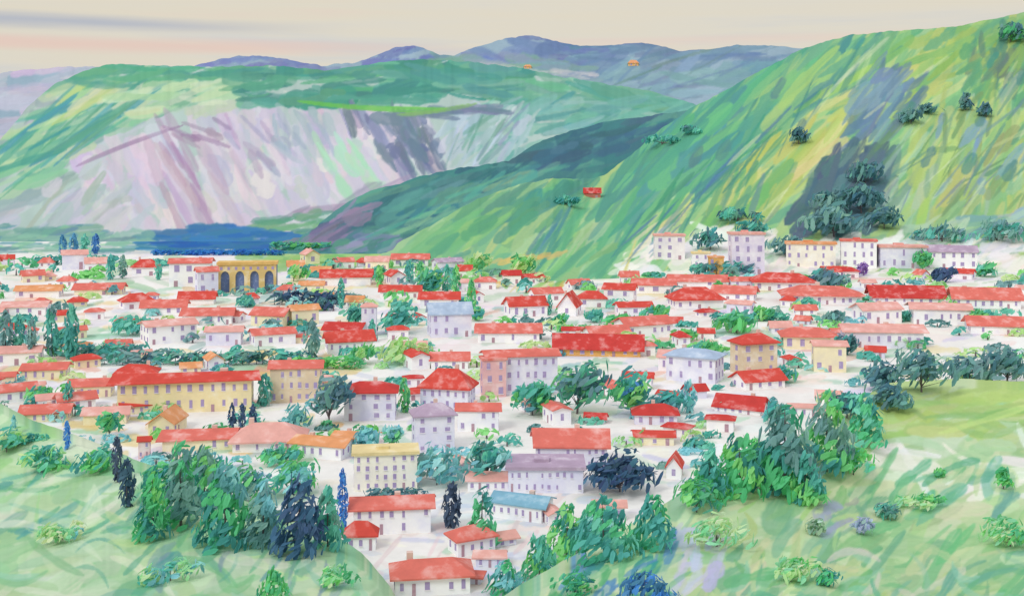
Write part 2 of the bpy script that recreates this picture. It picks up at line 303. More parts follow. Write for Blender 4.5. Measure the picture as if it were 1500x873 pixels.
# ------------------------------------------------------------------ trees
FG=1.6
def mesh_from(name,V,faces,cols,mat):
    me=bpy.data.meshes.new(name); me.from_pydata(V,[],faces); me.update()
    at=me.color_attributes.new('Col','FLOAT_COLOR','CORNER')
    tot=np.array([len(f) for f in faces]); c=np.ones((tot.sum(),4),np.float32)
    cc=np.clip(np.array(cols),8,245)
    c[:,:3]=np.repeat(np.clip(lin(cc)*FG+0.02,0,.88),tot,axis=0)
    at.data.foreach_set('color',c.reshape(-1)); me.materials.append(mat)
    return me
def tube(V,Fc,Cc,a,b,r0,r1,col,n=6):
    a=np.array(a);b=np.array(b);d=b-a;d=d/np.linalg.norm(d); x=np.cross(d,[0.3,1,0.1]);x/=np.linalg.norm(x);y=np.cross(d,x);i=len(V)
    for p,r in((a,r0),(b,r1)):
        for k in range(n):
            t=2*math.pi*k/n; V.append(tuple(p+r*(math.cos(t)*x+math.sin(t)*y)))
    for k in range(n):
        Fc.append((i+k,i+(k+1)%n,i+n+(k+1)%n,i+n+k)); Cc.append(col)
    Fc.append(tuple(i+n+k for k in range(n)));Cc.append(col)
def leaves(V,Fc,Cc,P,N,C,Ll,ang,nj=.4,asp=.31):
    n=len(P)
    N=N+rng.normal(0,nj,N.shape);N/=np.linalg.norm(N,axis=1)[:,None]
    A=np.radians(ang+rng.normal(0,20,n)); ax=np.stack([np.cos(A),rng.normal(0,.25,n),np.sin(A)],-1)
    ax-= (ax*N).sum(1)[:,None]*N; ax/=np.linalg.norm(ax,axis=1)[:,None]+1e-6
    bx=np.cross(N,ax); Ll=np.broadcast_to(np.asarray(Ll,float),(n,)); l=Ll[:,None]*rng.uniform(.55,1.3,n)[:,None]*.5; b=(Ll*asp)[:,None]*rng.uniform(.6,1.3,n)[:,None]*.5
    cam=Ll[:,None]*.06
    pts=[P-ax*l,P-ax*l*.55-bx*b*.9,P+ax*l*.5-bx*b+N*cam,P+ax*l,P+ax*l*.6+bx*b*.8,P-ax*l*.5+bx*b+N*cam]
    i=len(V); V.extend(map(tuple,np.stack(pts,1).reshape(-1,3)))
    for k in range(n): Fc.append(tuple(range(i+6*k,i+6*k+6)))
    Cc.extend(map(tuple,C))
def tree(name,u,v,w,h,cols,kind='round',ang=55,leaf=1.0,dens=1.0,layer=None):
    x,y,z=ground(u,v,layer); s=y/F; W=w*s; Hh=h*s; D=W
    if kind=='hedge': D=min(W,Hh*1.3)
    V=[];Fc=[];Cc=[]
    lp=(9+0.12*math.sqrt(w*h))*leaf; lp=min(lp,.55*min(w,h)+2); Ll=lp*s
    tc=(110,98,104)
    base={'round':.12,'grove':.1,'hedge':.05,'dome':0.0}.get(kind,.05)*Hh
    tr=max(0.022*Hh,0.014*W); lean=random.uniform(-.04,.04)*W
    cc0=lambda: np.array(random.choice(cols),float)
    P=[];N=[];C=[]
    nl=int(dens*2.9*(w*h)/(lp*lp*0.31*0.72))+20
    if kind in('round','grove','hedge','dome'):
        nc=max(8,int(9+ (w*h)**0.5/8))
        if kind=='hedge': nc=max(8,int(w/h*5))
        cen=[]
        m=min(W,Hh-base)
        for i in range(nc):
            while True:
                q=rng.uniform(-1,1,3)
                if kind=='hedge': q[0]=0
                if (q**2).sum()<1: break
            if kind=='hedge':
                c=np.array([x-W/2+W*(i+.5)/nc,y+q[1]*D*.2,z+Hh*(.45+.12*q[2])]); rr=Hh*.42*random.uniform(.8,1.2)
            elif kind=='dome':
                c=np.array([x+q[0]*W*.36,y+q[1]*D*.36,z+Hh*(.4+.25*q[2]-.18*abs(q[0]))]); rr=.34*min(W*.7,Hh)*random.uniform(.8,1.25)
            else:
                c=np.array([x+lean,y,z+base+(Hh-base)*.5])+q*np.array([W*.32,D*.32,(Hh-base)*.32]); rr=m*random.uniform(.2,.3)
            cen.append((c,rr,cc0()))
        per=max(9,nl//nc)
        if kind!='hedge': tube(V,Fc,Cc,(x,y,z-1),(x+lean,y,z+base+Hh*.35),tr,tr*.45,tc)
        else:
            for k in range(0,nc,2):
                c=cen[k][0]; tube(V,Fc,Cc,(c[0],c[1],z-1),(c[0],c[1],c[2]),Hh*.03,Hh*.015,tc,5)
        for k,(c,rr,cc) in enumerate(cen):
            if kind!='hedge' and k%2==0:
                st=np.array([x+lean*.5,y,z+max(base,Hh*.1)*random.uniform(.8,1.5)]); tube(V,Fc,Cc,st,c,tr*.4,tr*.12,tc,5)
            n=rng.normal(0,1,(per,3)); n[:,2]=np.abs(n[:,2])*.9+n[:,2]*.1 if kind=='dome' else n[:,2]; n/=np.linalg.norm(n,axis=1)[:,None]
            pp=c+n*rr*np.array([1.2,1.2,.95])*rng.uniform(.5,1.05,(per,1))
            pp[:,2]=np.maximum(pp[:,2],z+0.04*Hh)
            P.append(pp);N.append(n);C.append(np.clip(cc+rng.normal(0,7,(per,1))+rng.normal(0,4,(per,3)),0,255))
    else:
        tube(V,Fc,Cc,(x,y,z-1),(x+lean,y,z+Hh*.8),tr*.8,tr*.15,tc)
        tt=rng.random(nl)
        if kind=='cone': tt=1-np.sqrt(1-tt*0.97)
        if kind=='cone': rad=W*.5*(1-tt)**.8*(0.85+0.35*np.abs(np.sin(tt*17+random.random()*6)))+.02*W
        else: rad=W*.5*np.clip(np.sin(np.pi*np.clip(tt*0.93+0.06,0,1))**.55,.1,1)
        th=rng.uniform(0,2*np.pi,nl); rr=rad*rng.uniform(.5,1.05,nl)
        P.append(np.stack([x+lean*tt+rr*np.cos(th),y+rr*np.sin(th),z+base+(Hh-base)*tt],-1))
        N.append(np.stack([np.cos(th),np.sin(th),0.4+0*th],-1))
        bands=[cc0() for _ in range(7)]
        bi=(tt*6+np.cos(th)*1.2+1.2).astype(int)%7
        C.append(np.clip(np.array(bands)[bi]+rng.normal(0,7,(nl,1)),0,255))
        if kind=='cone':
            for k in range(7):
                t=.12+.1*k; a=random.uniform(0,6.28); r=W*.42*(1-t)
                tube(V,Fc,Cc,(x,y,z+Hh*t+base),(x+r*math.cos(a),y+r*math.sin(a),z+Hh*(t-.03)+base),tr*.25,tr*.08,tc,4)
    leaves(V,Fc,Cc,np.concatenate(P),np.concatenate(N),np.concatenate(C),Ll,ang)
    me=mesh_from(name,V,Fc,Cc,M_FOL); o=bpy.data.objects.new(name,me); bpy.context.collection.objects.link(o); return o
# ------------------------------------------------------------------ buildings
def obj(name,V,Fc,mat,parent):
    me=bpy.data.meshes.new(name); me.from_pydata(V,[],Fc); me.update(); me.materials.append(mat)
    o=bpy.data.objects.new(name,me); bpy.context.collection.objects.link(o); o.parent=parent; return o
def box(V,Fc,x0,x1,y0,y1,z0,z1):
    i=len(V); V+= [(x0,y0,z0),(x1,y0,z0),(x1,y1,z0),(x0,y1,z0),(x0,y0,z1),(x1,y0,z1),(x1,y1,z1),(x0,y1,z1)]
    Fc+=[(i,i+3,i+2,i+1),(i+4,i+5,i+6,i+7),(i,i+1,i+5,i+4),(i+1,i+2,i+6,i+5),(i+2,i+3,i+7,i+6),(i+3,i,i+4,i+7)]
RR=(214,84,74);CC=(224,120,108);PP=(232,172,162);OO=(230,160,112);MM=(184,162,184);BB=(176,194,218);DD=(204,72,68);YY=(234,214,160)
WW=(250,249,250);YW=(245,233,198);LW=(230,229,243);TW=(228,208,178);KW=(234,188,188);OW=(234,182,110)
PU=(170,154,196)
def house(u,v,w,h,rh,roof=CC,wall=WW,kind='gable',rot=0,win=None,dep=0.62,name='house',wc=PU,layer=None,door=True):
    x,y,z=ground(u,v,layer); s=y/F; W=w*s;H=h*s;RH=rh*s; D=W*dep; D=min(D,max(14,.5*W)*1.0) if rot==0 else D
    e=bpy.data.objects.new(name,None); bpy.context.collection.objects.link(e)
    e.location=(x,y+D/2,z); e.rotation_euler=(0,0,math.radians(rot)+math.atan2(-x,y)*0.5)
    j=lambda k:random.uniform(-k,k)
    hw,hd=W/2,D/2; B=-3.0 if layer is None and z<1 else -8*1.0
    V=[];Fc=[]
    box(V,Fc,-hw,hw,-hd,hd,B,H)
    if kind=='gable':
        i=len(V); V+=[(-hw,-hd,H),(-hw,hd,H),(-hw,0,H+RH*.96),(hw,-hd,H),(hw,hd,H),(hw,0,H+RH*.96)]
        Fc+=[(i,i+2,i+1),(i+3,i+4,i+5),(i,i+3,i+5,i+2),(i+1,i+2,i+5,i+4)]
    obj('walls',V,Fc,wash(wall,'wall'),e)
    V=[];Fc=[]; ov=.045*W+.3; th=max(.25,.07*RH+.15)
    if kind=='gable':
        sl=RH/hd; ez=H-ov*sl*.6+.05; ey=hd+ov*.6
        for sg in(-1,1):
            i=len(V); k=.025*W
            V+=[(-hw-ov*random.uniform(.6,1.5),sg*ey,ez+j(k)*.4),(hw+ov*random.uniform(.6,1.5),sg*ey,ez+j(k)*.4),(hw+ov,0,H+RH+j(k)*.3),(-hw-ov,0,H+RH+j(k)*.3)]
            V+=[(a,b,c+th) for a,b,c in V[i:i+4]]
            Fc+=[(i,i+1,i+2,i+3),(i+4,i+5,i+6,i+7),(i,i+1,i+5,i+4),(i+1,i+2,i+6,i+5),(i+2,i+3,i+7,i+6),(i+3,i,i+4,i+7)]
    elif kind=='hip':
        box(V,Fc,-hw-ov,hw+ov,-hd-ov,hd+ov,H+.02,H+th); i=len(V); rl=max(0,hw-hd*.9)
        k=.015*W
        V+=[(-hw-ov,-hd-ov,H+th),(hw+ov,-hd-ov,H+th),(hw+ov,hd+ov,H+th),(-hw-ov,hd+ov,H+th),(-rl-.01,0,H+RH+j(k)),(rl+.01,0,H+RH+j(k))]
        Fc+=[(i,i+1,i+5,i+4),(i+1,i+2,i+5),(i+2,i+3,i+4,i+5),(i+3,i,i+4)]
    else:
        box(V,Fc,-hw-ov*.6,hw+ov*.6,-hd-ov*.6,hd+ov*.6,H+.02,H+RH*.5+.3)
        box(V,Fc,-hw*.3,hw*.1,-hd*.3,hd*.3,H+RH*.5+.3,H+RH+.5)
    obj('roof',V,Fc,wash(roof,'roof'),e)
    if kind!='flat' and W>9:
        V=[];Fc=[];cx=j(hw*.6);cw=.022*W+.25; box(V,Fc,cx-cw,cx+cw,hd*.2,hd*.2+2*cw,H+RH*.35,H+RH*1.12+.5); obj('chimney',V,Fc,wash((226,196,184),'wall'),e)
    if win is None: win=(max(2,int(w/random.uniform(10,16))),max(1,int(h/13)))
    nx,ny=win; V=[];Fc=[];V2=[];F2=[]
    ww=W/nx*.32; fh=H/ny; wh=min(fh*.52,ww*2.0)
    def pane(cx,cz,face,a,b):
        if face in(-1,1):
            yy=face*hd; y0,y1=(yy-.06,yy+.02) if face<0 else (yy-.02,yy+.06)
            box(V,Fc,cx-a,cx+a,y0,y1,cz-b,cz+b)
            y0,y1=(yy-.22,yy+.02) if face<0 else (yy-.02,yy+.22)
            box(V2,F2,cx-a*1.2,cx+a*1.2,y0,y1,cz-b-.16,cz-b-.01)
        else:
            xx=hw if face==2 else -hw; x0,x1=(xx-.02,xx+.06) if face==2 else (xx-.06,xx+.02)
            box(V,Fc,x0,x1,cx-a,cx+a,cz-b,cz+b)
    dn=random.randrange(nx)
    for iy in range(ny):
        for ix in range(nx):
            cx=-hw+W*(ix+.5)/nx+j(.09*W/nx); cz=fh*(iy+.55)+j(.05*fh)
            for f in(-1,1):
                if iy==0 and ix==dn and f==-1 and door: continue
                if random.random()<.2: continue
                pane(cx,cz,f,ww/2*(1+j(.3)),wh/2*(1+j(.2)))
        ns=max(1,int(D/W*nx))
        for ix in range(ns):
            for f in(2,3): pane(-hd+D*(ix+.5)/ns,fh*(iy+.55),f,min(ww/2,D/ns*.3),wh/2)
    if V: obj('windows',V,Fc,wash(wc,'glass'),e); obj('sills',V2,F2,wash((236,233,236),'glass'),e)
    if door:
        V=[];Fc=[];cx=-hw+W*(dn+.5)/nx; box(V,Fc,cx-ww*.45,cx+ww*.45,-hd-.08,-hd+.02,-.2,min(fh*.8,max(2.1,wh))); obj('door',V,Fc,wash((180,146,160),'glass'),e)
    return e
def arcade(u,v,w,h):
    x,y,z=ground(u,v); s=y/F;W=w*s;H=h*s;D=W*.35
    e=bpy.data.objects.new('arcaded_building',None); bpy.context.collection.objects.link(e); e.location=(x,y,z); e.rotation_euler=(0,0,math.radians(9))
    n=4; pw=W/n; V=[];Fc=[]
    ah=H*.55; r=pw*.30
    for k in range(n):
        x0=-W/2+k*pw; cx=x0+pw/2
        pts=[(x0,0,-2),(cx-r,0,-2),(cx-r,0,ah)]+[(cx-r*math.cos(t),0,ah+r*math.sin(t)*1.4) for t in np.linspace(0,math.pi,11)[1:-1]]+[(cx+r,0,ah),(cx+r,0,-2),(x0+pw,0,-2),(x0+pw,0,H),(x0,0,H)]
        i=len(V); m=len(pts); V+=pts; V+=[(a,1.6,c) for a,b,c in pts]
        arch=list(range(2,m-4)); 
        Fc.append((i+0,i+1,i+2,i+m-1)); Fc.append((i+m-5,i+m-4,i+m-3,i+m-2))
        half=len(arch)//2
        for q in arch[:half]: Fc.append((i+q,i+q+1,i+m-1))
        for q in arch[half:-1]: Fc.append((i+q,i+q+1,i+m-2))
        Fc.append((i+m-1,i+arch[half],i+m-2))
        for q in range(1,m-4): Fc.append((i+q,i+q+1,i+m+q+1,i+m+q))
    obj('arcade_front',V,Fc,wash((226,198,132),'wall'),e)
    V=[];Fc=[];box(V,Fc,-W/2,W/2,1.65,D,-2,H-.05);obj('back_hall',V,Fc,wash((110,130,176),'glass'),e)
    V=[];Fc=[];box(V,Fc,-W/2-.6,W/2+.6,-.7,D+.6,H,H+1.6);obj('roof',V,Fc,wash((228,188,116),'roof'),e)
    V=[];Fc=[]
    for k in range(n*2):
        cx=-W/2+(k+.5)*pw/2; box(V,Fc,cx-.7,cx+.7,-.06,.02,H*.82,H*.93)
    obj('windows',V,Fc,wash(PU,'glass'),e)
arcade(362,428,84,40)
placed=[(362,428,90,50)]
def Hs(*a,**k):
    a=list(a)
    if len(a)<9 and a[2]<100 and random.random()<.4:
        if len(a)<8: a.append('gable')
        a.append(random.choice([-22,-14,12,20,26]))
    house(*a,**k); placed.append((a[0],a[1],a[2],a[3]+a[4]))
L=[
(105,395,34,22,6,PP,LW),(210,404,36,12,12,RR,WW,'hip'),(275,420,58,34,6,CC,WW),(300,432,30,34,6,CC,LW),(285,446,50,8,9,RR,WW),(195,452,42,10,11,RR,WW,'hip'),
(140,432,66,8,7,CC,YW),(50,436,60,10,6,OO,WW),(235,462,62,12,8,CC,WW),(30,462,60,12,6,PP,WW),(505,418,72,12,9,RR,WW),(455,430,34,12,5,OO,YW),(600,390,52,10,7,CC,WW),(655,398,40,14,5,MM,LW),
(585,436,58,9,7,RR,WW),(643,452,56,14,8,RR,WW),(395,478,52,16,9,CC,YW),(300,476,70,14,8,CC,WW),(240,503,70,26,6,PP,WW),(325,506,50,20,6,PP,LW),(395,506,60,16,7,CC,WW),(442,476,40,22,6,OO,YW),
(508,518,66,18,12,RR,WW),(503,494,56,10,9,DD,WW),(540,492,22,42,6,PP,LW,'hip'),(658,540,54,12,9,CC,WW),(657,494,60,34,14,BB,LW,'gable'),(770,464,56,16,11,RR,WW),(835,462,44,14,18,RR,WW,'gable',78),(868,450,40,12,11,RR,WW,'hip'),
(910,450,44,26,7,RR,WW),(960,430,60,12,8,CC,WW),(1025,420,80,8,7,CC,WW),(1022,452,72,12,17,RR,WW,'hip'),(945,492,74,16,9,CC,WW),(890,500,60,12,8,CC,WW),(745,502,90,14,10,CC,WW),
(1152,426,86,12,13,RR,WW,'hip'),(1210,446,110,12,14,CC,WW,'hip'),(1335,446,100,10,14,DD,WW),(1452,452,90,14,13,CC,WW),(1470,490,80,12,11,CC,WW),(1385,476,80,22,7,PP,WW),(1290,474,60,20,8,PP,WW),
(1108,548,58,44,14,RR,TW,'hip'),(1190,512,76,18,12,CC,YW,'hip'),(1218,545,46,38,6,PP,YW),(1300,510,110,24,7,PP,LW),(1022,560,74,36,10,BB,LW,'hip'),(1115,570,66,12,12,RR,WW),(1090,606,68,8,14,DD,WW),
(962,622,62,14,13,DD,LW,'hip'),(838,688,104,34,18,CC,LW),(960,652,56,12,5,RR,YW),(990,700,34,18,14,RR,WW,'gable',80),(800,722,110,34,6,MM,LW,'flat'),(765,762,80,22,9,(132,178,200),WW),
(700,632,60,30,7,CC,WW),(633,662,58,52,16,MM,LW,'hip'),(585,706,44,24,6,CC,LW),(527,806,44,20,20,RR,WW,'hip'),(388,662,100,14,22,PP,WW,'hip'),
(285,660,100,16,8,CC,YW),(205,606,66,12,9,RR,YW),(60,618,66,12,9,CC,YW),(150,622,60,14,8,PP,YW),(105,600,50,14,8,CC,WW),(10,590,60,16,8,CC,WW),
(430,590,72,50,8,CC,TW),(195,560,56,12,12,RR,WW,'hip'),(60,556,60,14,7,CC,YW),(128,582,58,16,8,CC,YW),(20,535,60,18,7,PP,WW),(655,600,72,30,26,RR,LW,'hip'),
(540,616,74,40,14,DD,LW,'hip'),(240,636,60,18,14,OO,YW,'gable',80),(210,672,16,26,5,RR,KW),(470,672,80,20,6,OO,WW),(520,652,60,10,5,OO,WW),
(720,720,70,16,7,PP,WW),(1000,545,60,20,8,PP,WW),(930,462,50,12,6,RR,WW),(800,440,44,10,7,CC,WW),(1080,440,60,10,9,CC,WW),(1420,440,50,10,6,PP,WW),
(690,812,60,22,16,CC,WW,'hip'),
]
for a in L: Hs(*a)
Hs(268,604,190,46,9,RR,(243,226,180),'gable',0,(12,2),.2)
Hs(762,578,104,56,6,CC,LW,'gable',12,(8,3),.4,name='apartment_building')
Hs(722,582,34,54,4,CC,KW,'flat',12,(2,3),.8,name='apartment_building')
Hs(878,522,124,12,16,DD,OW,'gable',-4,(8,1),.35)
Hs(562,718,92,52,5,YY,(249,244,230),'flat',4,(7,4),.5,name='apartment_building')
Hs(572,782,112,38,10,CC,WW,'gable',4,(7,2),.4)
Hs(630,872,110,26,20,CC,WW,'hip',6,(6,1),.5)
Hs(1192,392,70,34,4,OO,(246,240,224),'flat',-6,(6,3),.5,name='apartment_building')
Hs(1262,392,50,38,4,CC,WW,'flat',-6,(4,3),.6,name='apartment_building')
Hs(1325,393,66,30,5,PP,LW,'flat',5,(5,2),.5,name='apartment_building')
Hs(1400,393,66,24,8,MM,WW,'gable',0,(5,2),.5)
Hs(1096,402,48,58,5,PP,(232,222,238),'flat',6,(3,4),.6,name='apartment_building')
Hs(1050,402,22,24,3,OO,OW,'flat',0,(2,2),.7)
Hs(982,380,44,34,4,PP,(242,234,236),'flat',0,(3,3),.6,name='apartment_building')
Hs(1028,392,26,20,4,YY,WW,'flat',0,(2,2),.7)
Hs(868,290,24,7,7,DD,(200,120,104),'gable',0,(2,1),.6,name='farmhouse')
house(773,101,11,3,3,OO,OW,'hip',0,(2,1),.7,name='farmhouse',layer=LA); house(928,97,15,4,5,OO,OW,'hip',0,(2,1),.7,name='farmhouse',layer=LA)
def free(u,v,w,h,lst,k=.7):
    for a,b,c,d in lst:
        if abs(u-a)<(w+c)/2*k and (v-h)<b-d*.05 and b-d<v-h*.05: return False
    return True
def inf(n,x0,x1,y0,y1,s0,s1,walls,roofs):
    k=0
    for _ in range(n*14):
        if k>=n: break
        u=random.uniform(x0,x1);v=random.uniform(y0,y1);w=random.uniform(s0,s1);h=w*random.uniform(.22,.5);r=random.uniform(4,8)
        if LE.covers(u,v) or LF.covers(u,v) or v<footD(u)+2 and u>545: continue
        if free(u,v,w,h+r,placed): house(u,v,w,h,r,random.choice(roofs),random.choice(walls),random.choice(['gable','gable','hip']),random.choice([0,8,-10,-24,22,-70])); placed.append((u,v,w,h+r)); k+=1
inf(26,-60,560,385,470,18,36,[WW,WW,YW,LW],[RR,CC,PP,CC,OO]); inf(20,-60,520,470,600,24,44,[WW,YW,YW,WW],[CC,RR,PP,OO,CC])
inf(34,560,1560,405,500,20,40,[WW,WW,LW,WW],[RR,CC,PP,DD]); inf(20,560,1300,500,650,26,46,[WW,WW,LW],[RR,CC,PP,DD]); inf(8,-80,120,560,600,36,54,[YW,WW],[CC,PP])
inf(6,540,960,690,860,34,46,[WW,LW],[CC,PP])
# ------------------------------------------------------------------ vegetation
TT=[(84,160,150),(74,148,144),(104,174,156)]; GG=[(100,174,112),(124,186,116),(84,162,118)]; DK=[(84,122,132),(72,112,126),(92,134,136)]; NV=[(66,90,124),(72,98,130),(58,84,114)]
MX=[(84,160,136),(74,150,126),(100,174,110),(84,140,148),(114,182,134)]; LGG=[(164,200,134),(176,206,146),(148,192,138)]; BT=[(120,176,184),(104,164,168),(140,190,190),(96,150,154)]
SG=[(108,144,146),(92,134,134),(118,156,148)]; BU=[(70,130,190),(88,144,196),(66,116,180)]
PG=[(168,202,148),(184,210,162),(150,194,148),(132,186,150)]
T=[('deciduous_tree',195,490,66,40,TT),('deciduous_tree',590,488,62,58,TT),('deciduous_tree',630,432,50,40,GG+TT),('deciduous_tree',520,484,36,40,TT),('deciduous_tree',600,532,96,42,LGG),
('deciduous_tree',530,534,60,30,LGG+GG),('deciduous_tree',482,622,72,76,SG+DK),('deciduous_tree',430,632,46,50,BT),('deciduous_tree',845,606,104,84,MX+DK),('deciduous_tree',780,608,90,50,MX+TT),
('deciduous_tree',925,608,68,66,TT+BU[:1]+GG),('deciduous_tree',985,604,54,44,BT+TT),('deciduous_tree',1080,488,84,36,TT+GG),('deciduous_tree',905,482,62,26,GG),('deciduous_tree',960,470,44,28,GG+TT),
('deciduous_tree',1215,424,86,32,DK+SG),('deciduous_tree',1352,396,26,30,GG),('deciduous_tree',1380,414,46,24,NV),('deciduous_tree',1265,404,16,18,[(150,120,176)]),('deciduous_tree',1442,405,28,30,GG+TT),
('deciduous_tree',1225,476,40,26,SG),('deciduous_tree',1432,478,28,26,GG),('deciduous_tree',1430,446,34,22,[(136,116,176),(116,106,156)]),('deciduous_tree',700,470,24,26,TT+GG),('deciduous_tree',555,410,30,22,GG+TT),
('deciduous_tree',640,710,96,62,BT+SG),('deciduous_tree',715,708,90,66,BT+TT+SG),('deciduous_tree',850,640,40,14,TT),
('deciduous_tree',535,662,50,40,BT),('deciduous_tree',575,662,30,40,BT+GG),('deciduous_tree',410,680,80,34,GG+TT),('deciduous_tree',370,648,36,20,GG),('deciduous_tree',1140,620,40,40,TT),
('deciduous_tree',430,412,60,22,GG+LGG),('deciduous_tree',700,400,50,30,GG+LGG),('deciduous_tree',770,404,60,34,LGG+GG),('deciduous_tree',1180,452,44,18,TT),('deciduous_tree',820,480,40,20,GG+TT),('deciduous_tree',1000,500,40,22,GG),
('deciduous_tree',90,510,50,30,TT),('deciduous_tree',360,450,30,20,TT),('deciduous_tree',470,455,34,22,NV+DK),('deciduous_tree',1150,560,40,30,TT+GG),('deciduous_tree',160,640,50,40,GG+TT),
('deciduous_tree',1040,520,60,26,TT+GG),('deciduous_tree',1240,520,50,30,TT+DK),('deciduous_tree',1330,470,40,22,TT),('deciduous_tree',870,472,40,20,TT),('deciduous_tree',740,560,30,24,BT),('deciduous_tree',60,590,40,26,TT+GG),('deciduous_tree',330,560,30,24,TT),('deciduous_tree',1120,470,40,22,GG)]
for t in T: tree(*t,'dome' if random.random()<.5 else 'round',50,1.15)
tree('deciduous_tree',908,720,112,64,[(56,84,112),(50,78,104),(66,98,124)],'dome',45,1.1,1.3)
for u,v,w,h,c in [(455,446,110,24,NV+DK),(300,534,300,24,SG+TT+DK),(150,522,120,22,TT+SG),(1060,402,90,20,TT+DK),(580,730,80,18,DK),(480,540,100,20,GG),(110,388,120,16,TT),(320,374,190,9,[(46,110,180),(56,124,184),(60,130,170)]),(440,368,80,16,TT+GG),(1100,470,110,14,TT),(860,486,90,12,GG),(30,650,80,16,TT)]:
    tree('hedge',u,v,w,h,c,'hedge',20,1.2)
V=[];Fc=[];Cc=[];k=0
while k<380:
    u=random.uniform(-80,1580);v=390+random.random()**1.3*300
    if LE.covers(u,v) or LF.covers(u,v) or (u>545 and v<footD(u)+3): continue
    k+=1; x,y,z=ground(u,v); s=y/F; cc=np.array(random.choice(TT+GG+BT+SG+LGG+TT),float); ww=random.uniform(14,46)*s; hh=random.uniform(7,16)*s; n=int(ww/hh*5)+8
    nv=rng.normal(0,1,(n,3)); nv[:,2]=abs(nv[:,2]); nv/=np.linalg.norm(nv,axis=1)[:,None]
    Pp=np.array([x,y,z+.2*hh])+nv*np.array([ww/2,ww/4,hh*.8]); tube(V,Fc,Cc,(x,y,z-.3),(x,y,z+hh*.6),.12*hh,.05*hh,(110,98,104),4)
    leaves(V,Fc,Cc,Pp,nv,cc+rng.normal(0,8,(n,1))+np.zeros((n,3)),np.full(n,min(12*s,ww*.6)),25,.3,.45)
o=bpy.data.objects.new('garden_shrubs',mesh_from('garden_shrubs',V,Fc,Cc,M_FOL)); bpy.context.collection.objects.link(o)
DKM=[(84,124,130),(72,114,124),(94,138,132)]
gl=[(1222,347,110,56,DKM+SG),(1262,312,80,56,DKM),(1268,268,60,40,DKM),(1210,312,50,44,DKM+SG),(1295,335,50,46,DKM),(1100,345,60,26,DKM+TT),(1040,366,50,42,DKM+TT),(1150,374,54,38,DKM+SG),(1170,212,30,34,DK),(1445,172,22,30,DK),(1415,162,18,34,DK+SG),(1080,324,84,22,TT+DKM),(1380,354,90,28,TT+SG),(1460,352,90,34,SG+TT),(1480,62,50,34,GG+DKM),(1270,388,14,12,[(150,120,176)]),(830,300,50,16,TT),(1335,182,40,26,SG+DKM),(1360,166,30,18,DKM),(970,212,70,16,TT),(1010,196,50,14,TT+DKM)]
for u,v,w,h,c in gl: tree('grove',u,v,w,h,c,'dome',60,1.0)
for u,v,w,h,c in [(8,530,22,72,SG),(28,528,16,66,TT),(46,532,16,64,SG),(76,522,22,70,TT+SG),(104,526,22,76,TT),(92,372,12,26,[(84,140,170)]),(108,372,12,28,[(84,140,170)]),(124,374,12,30,TT),(140,372,12,28,[(70,120,170)]),(162,410,12,36,TT),(180,408,12,34,SG),(232,410,10,30,TT),(457,524,22,54,SG),(387,594,24,44,SG+TT),(592,604,18,48,GG+TT),(556,420,12,30,GG),(655,430,16,40,TT),(668,434,12,44,GG),(690,462,16,50,GG),(600,412,14,30,TT),(615,420,14,34,GG),(640,424,12,34,LGG),(100,600,14,40,TT),(500,452,10,44,TT),(1010,604,20,46,BT),(545,500,12,30,TT),(805,462,8,30,TT)]:
    tree('poplar_tree',u,v,w,h,c,'col',86,1.1)
for u,v,w,h,c in [(340,632,11,40,NV),(355,632,11,40,NV),(370,632,12,38,NV),(172,706,16,64,[(70,84,108)]),(186,742,24,66,[(64,94,112),(58,80,104)]),(502,786,15,98,BU),(661,772,28,62,[(66,82,104),(60,76,100)]),(98,658,10,40,BU),(20,640,10,30,BT)]:
    tree('cypress_tree',u,v,w,h,c,'col',85,1.1)
PN=[(66,150,122),(80,166,116),(62,132,130),(90,174,130)]
for u,v,w,h,c in [(437,812,76,136,NV+[(60,96,126)]),(330,800,86,140,DK+PN+BT),(265,770,60,140,SG+PN),(385,800,60,110,SG+BT),(222,790,50,110,PN+GG),(480,800,50,100,TT+SG),(300,740,70,100,TT+SG+GG),(705,800,44,100,PN+TT),(885,815,100,100,PN+TT),(830,818,70,90,PN+GG),(955,800,70,84,PN+TT),(1150,720,100,150,PN+TT+SG),(1085,725,80,106,PN+GG),(1210,690,84,136,PN+SG+GG),(1040,735,60,90,PN+TT),(1270,650,56,84,PN+TT),(1180,735,60,84,TT+GG),(945,880,86,48,BU[:1]+[(64,114,144),(74,124,164)]),(790,850,56,76,TT+GG),(400,878,46,50,GG+PN),(740,872,56,60,PN+BT)]:
    tree('conifer_tree',u,v,w,h,c,'cone',58,1.05,.9)
for u,v,w,h,c in [(350,735,100,66,MX+SG),(300,708,70,60,MX+BT),(430,725,80,60,GG+TT+BT),(240,725,70,60,GG+TT),(1110,705,84,76,MX),(1020,750,70,56,MX+GG),(870,802,100,60,MX+BT),(1250,695,60,56,GG+TT),(1300,600,70,50,DK+SG),(1240,612,60,60,DK+TT),(1350,574,90,76,DK+SG),(1420,564,80,56,DK+SG),(1475,562,70,74,DK+SG),(1290,570,60,50,DK),(1300,760,36,30,TT+SG),(1265,782,30,30,[(156,166,190),(136,156,166)]),(1195,782,30,30,[(130,160,140),(146,168,146)]),(1470,716,22,46,GG),(1375,698,16,16,GG),(60,692,80,44,GG+TT+LGG),(140,692,66,40,GG+TT),(10,662,60,46,TT+LGG)]:
    tree('deciduous_tree',u,v,w,h,c,'dome',48,1.05)
